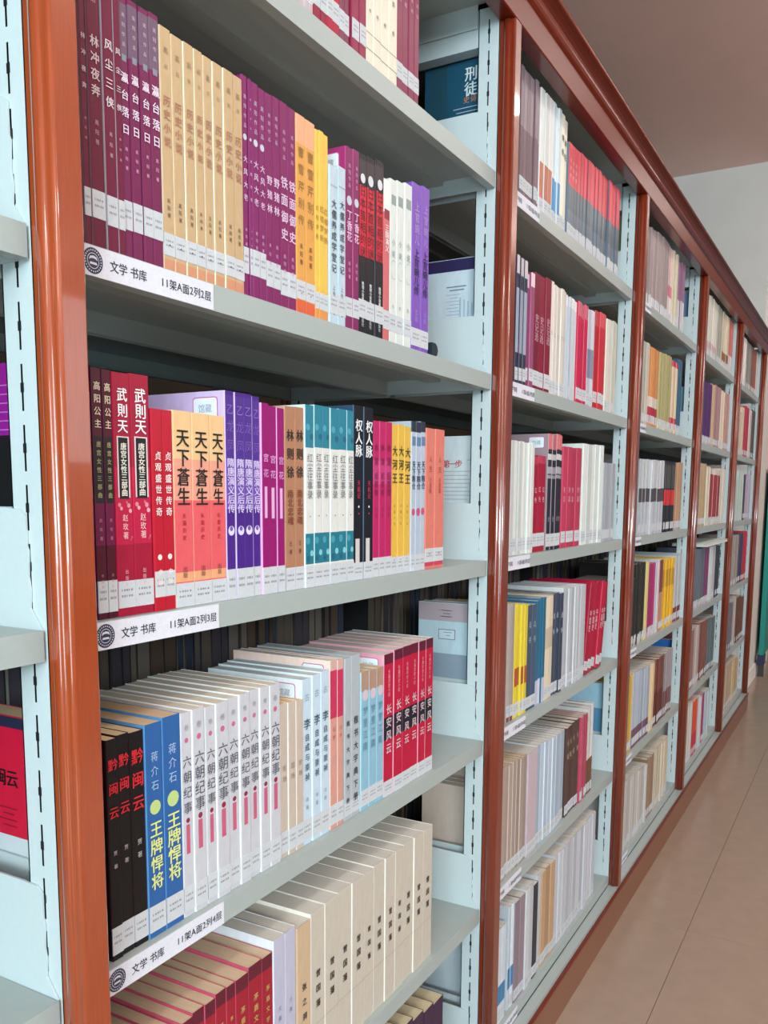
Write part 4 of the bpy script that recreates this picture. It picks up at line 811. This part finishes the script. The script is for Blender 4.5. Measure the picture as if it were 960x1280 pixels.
def d_red(b, x, h):
    for i, ch in enumerate('家第一步'): put_char(b, ch, .108-i*.013, h-.052, .016, mat('B84858', 'ink'), x, True, plane='C')
    lines(b, x, [h-.066-i*.0075 for i in range(9)], .045, .11, '96A4AC')
    lines(b, x, [h-.045, h-.052], .034, .052, '8C9AA4')
cover_book(1, 2, 'white book with red calligraphy and text lines on its cover, seen through the shelf end', .230, .024, dict(c='C8C8C8', cov='D2DEE2', s=(10, 24)), d_red)
def d_gry(b, x, h):
    put_rect(b, .0005, .1495, h-.036, h-.001, mat('B4A4AC', 'ink'), x, 'C')
    lines(b, x, [h-.015, h-.021, h-.027], .078, .102, 'A06878')
    put_rect(b, .070, .106, h-.072, h-.052, mat('7C6C8C', 'ink'), x, 'C')
    put_rect(b, .0714, .1046, h-.0707, h-.0533, mat('C8DCE4', 'ink'), x-.0002, 'C')
    lines(b, x-.0004, [h-.058, h-.064], .077, .095, '6C84A0')
    put_rect(b, .0005, .1495, .04, h-.10, mat('8C9CAC', 'ink'), x, 'C')
cover_book(1, 3, 'pale blue-grey book with a pinkish cover top, seen through the shelf end', .252, .024, dict(c='A0A8B0', cov='BCD4DE', s=(10, 24)), d_gry)
def d_blu(b, x, h):
    put_rect(b, .0005, .1495, .02, h-.075, mat('5C94B8', 'ink'), x, 'C')
cover_book(2, 4, 'sky blue book cover seen through the end of the second full bay', .25, .026, dict(c='88A8BC', cov='A8D0E4'), d_blu)
def d_mag(b, x, h):
    put_rect(b, .0005, .1495, .03, h-.065, mat('101014', 'ink'), x, 'C')
    lines(b, x-.0002, [h-.02-i*.008 for i in range(6)], .06, .145, 'B060B0', .0012)
cover_book(0, 2, 'first book by the nearest post, its purple cover seen through the shelf end', .235, .026, dict(c='4E0C20', cov='8A1A86', t=ST['r3_gaoyang']['t'], r=ST['r3_gaoyang']['r'], s=(6, 30)), d_mag)
def d_hei(b, x, h):
    put_rect(b, .0005, .1495, h-.012, h-.001, mat('202440', 'ink'), x, 'C')
    put_rect(b, .0005, .1495, .0, .122, mat('C4CCD0', 'ink'), x, 'C')
    for i, ch in enumerate('黔闽云'): put_char(b, ch, .128-i*.0175, .181, .0185, mat('180810', 'ink'), x-.0002, True, plane='C')
    lines(b, x-.0002, [.150-i*.006 for i in range(4)], .088, .115, '8C0C28')
cover_book(0, 3, 'book with black handwriting on a red cover, seen through the open shelf end', .244, .028, dict(c='141012', cov='C41838', pg='D8C09C', t=ST['r4_black']['t'], s=(6, 28)), d_hei, dep=.165)
for bay, row, hx, h, lab in ((2, 0, 'B8C4A0', .21, 'pale green'), (2, 1, 'A8CCD8', .18, 'pale aqua'), (2, 2, '5CC0A8', .20, 'green topped'), (2, 3, 'B8CCD4', .21, 'pale grey'),
                             (3, 0, '7C9CC0', .20, 'slate blue'), (3, 1, '9CC4DC', .20, 'light blue'), (3, 4, '2C6CB8', .24, 'bright blue')):
    cover_book(bay, row, f'{lab} book cover seen through the end of the {BW[bay-1]}, {ROWW[row]}', h, .026, dict(c=hx, cov=hx), lambda b, x, h: None)
# books hidden behind the posts, and the books of the far side whose fore edges show in the gaps
rnd = random.Random(5)
firsts = {}
for e in ALL: firsts[(e[0], e[1])] = min(firsts.get((e[0], e[1]), 99), e[3])
for (bay, row), fx in firsts.items():
    if bay == 0: continue
    x = bay*W+.0315; sty = next(e[2] for e in ALL if (e[0], e[1]) == (bay, row) and e[3] == fx)
    while x+.02 < fx-.001:
        t = min(.022, fx-.001-x); bulk_book(x, .0395, SH[row]+.0004, t, .215, dict(ST[sty], far=True), .15); x += t
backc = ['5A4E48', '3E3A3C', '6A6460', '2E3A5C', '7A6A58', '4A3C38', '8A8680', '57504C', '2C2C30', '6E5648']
for bay in range(-1, 5):
    for row in range(6):
        x = bay*W+.006
        while x < bay*W+W-.10:
            t = rnd.uniform(.013, .030); h = rnd.uniform(.19, .235) if row < 3 else rnd.uniform(.255, .285)
            hx = rnd.choice(backc)
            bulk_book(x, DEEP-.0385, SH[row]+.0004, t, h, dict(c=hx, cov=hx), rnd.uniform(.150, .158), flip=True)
            x += t+.0004
o = tag(bulk.obj('distant_books', fix=False), 'many small books of the farther bays and the far side of the shelving', 'books', kind='stuff')

# booklet lying across the books of the fourth bay
t = empty('booklet', (3*W+.60, .01, SH[3]+.2565), 'thin white booklet lying flat across the tops of the books, fourth bay', 'booklet')
b = MB(); b.box(-.30, .29, 0, .14, 0, .0012, mat('D4DCD8', 'paper')); b.box(-.30, .29, 0, .14, .0105, .0117, mat('D4DCD8', 'paper')); b.obj('cover', t)
b = MB(); b.box(-.298, .288, .002, .138, .0012, .0105, mat('C8CCC4', 'pages')); b.obj('page_block', t)
# dark sliding book ends with rounded noses
for bay, row, X, lab in ((0, 1, .722, 'dark round-nosed book end beside the purple paperbacks'), (0, 3, .749, 'dark round-nosed book end behind the crimson paperbacks'),):
    t = empty('book_end', (bay*W+X, .022 if row == 1 else .10, SH[row]+.0004), lab, 'book end')
    b = MB(); P = [(0, 0), (.012, 0), (.0185, .004), (.0215, .011), (.0185, .018), (.012, .0215), (0, .0215)]
    b.prism(P, 'Y', .0145, .030, mat('1E3038', 'cover')); b.obj('nose', t)
    b = MB(); b.box(0, .0018, .0305, .12, 0, .13, mat('24282C', 'steel')); b.obj('upright_plate', t)
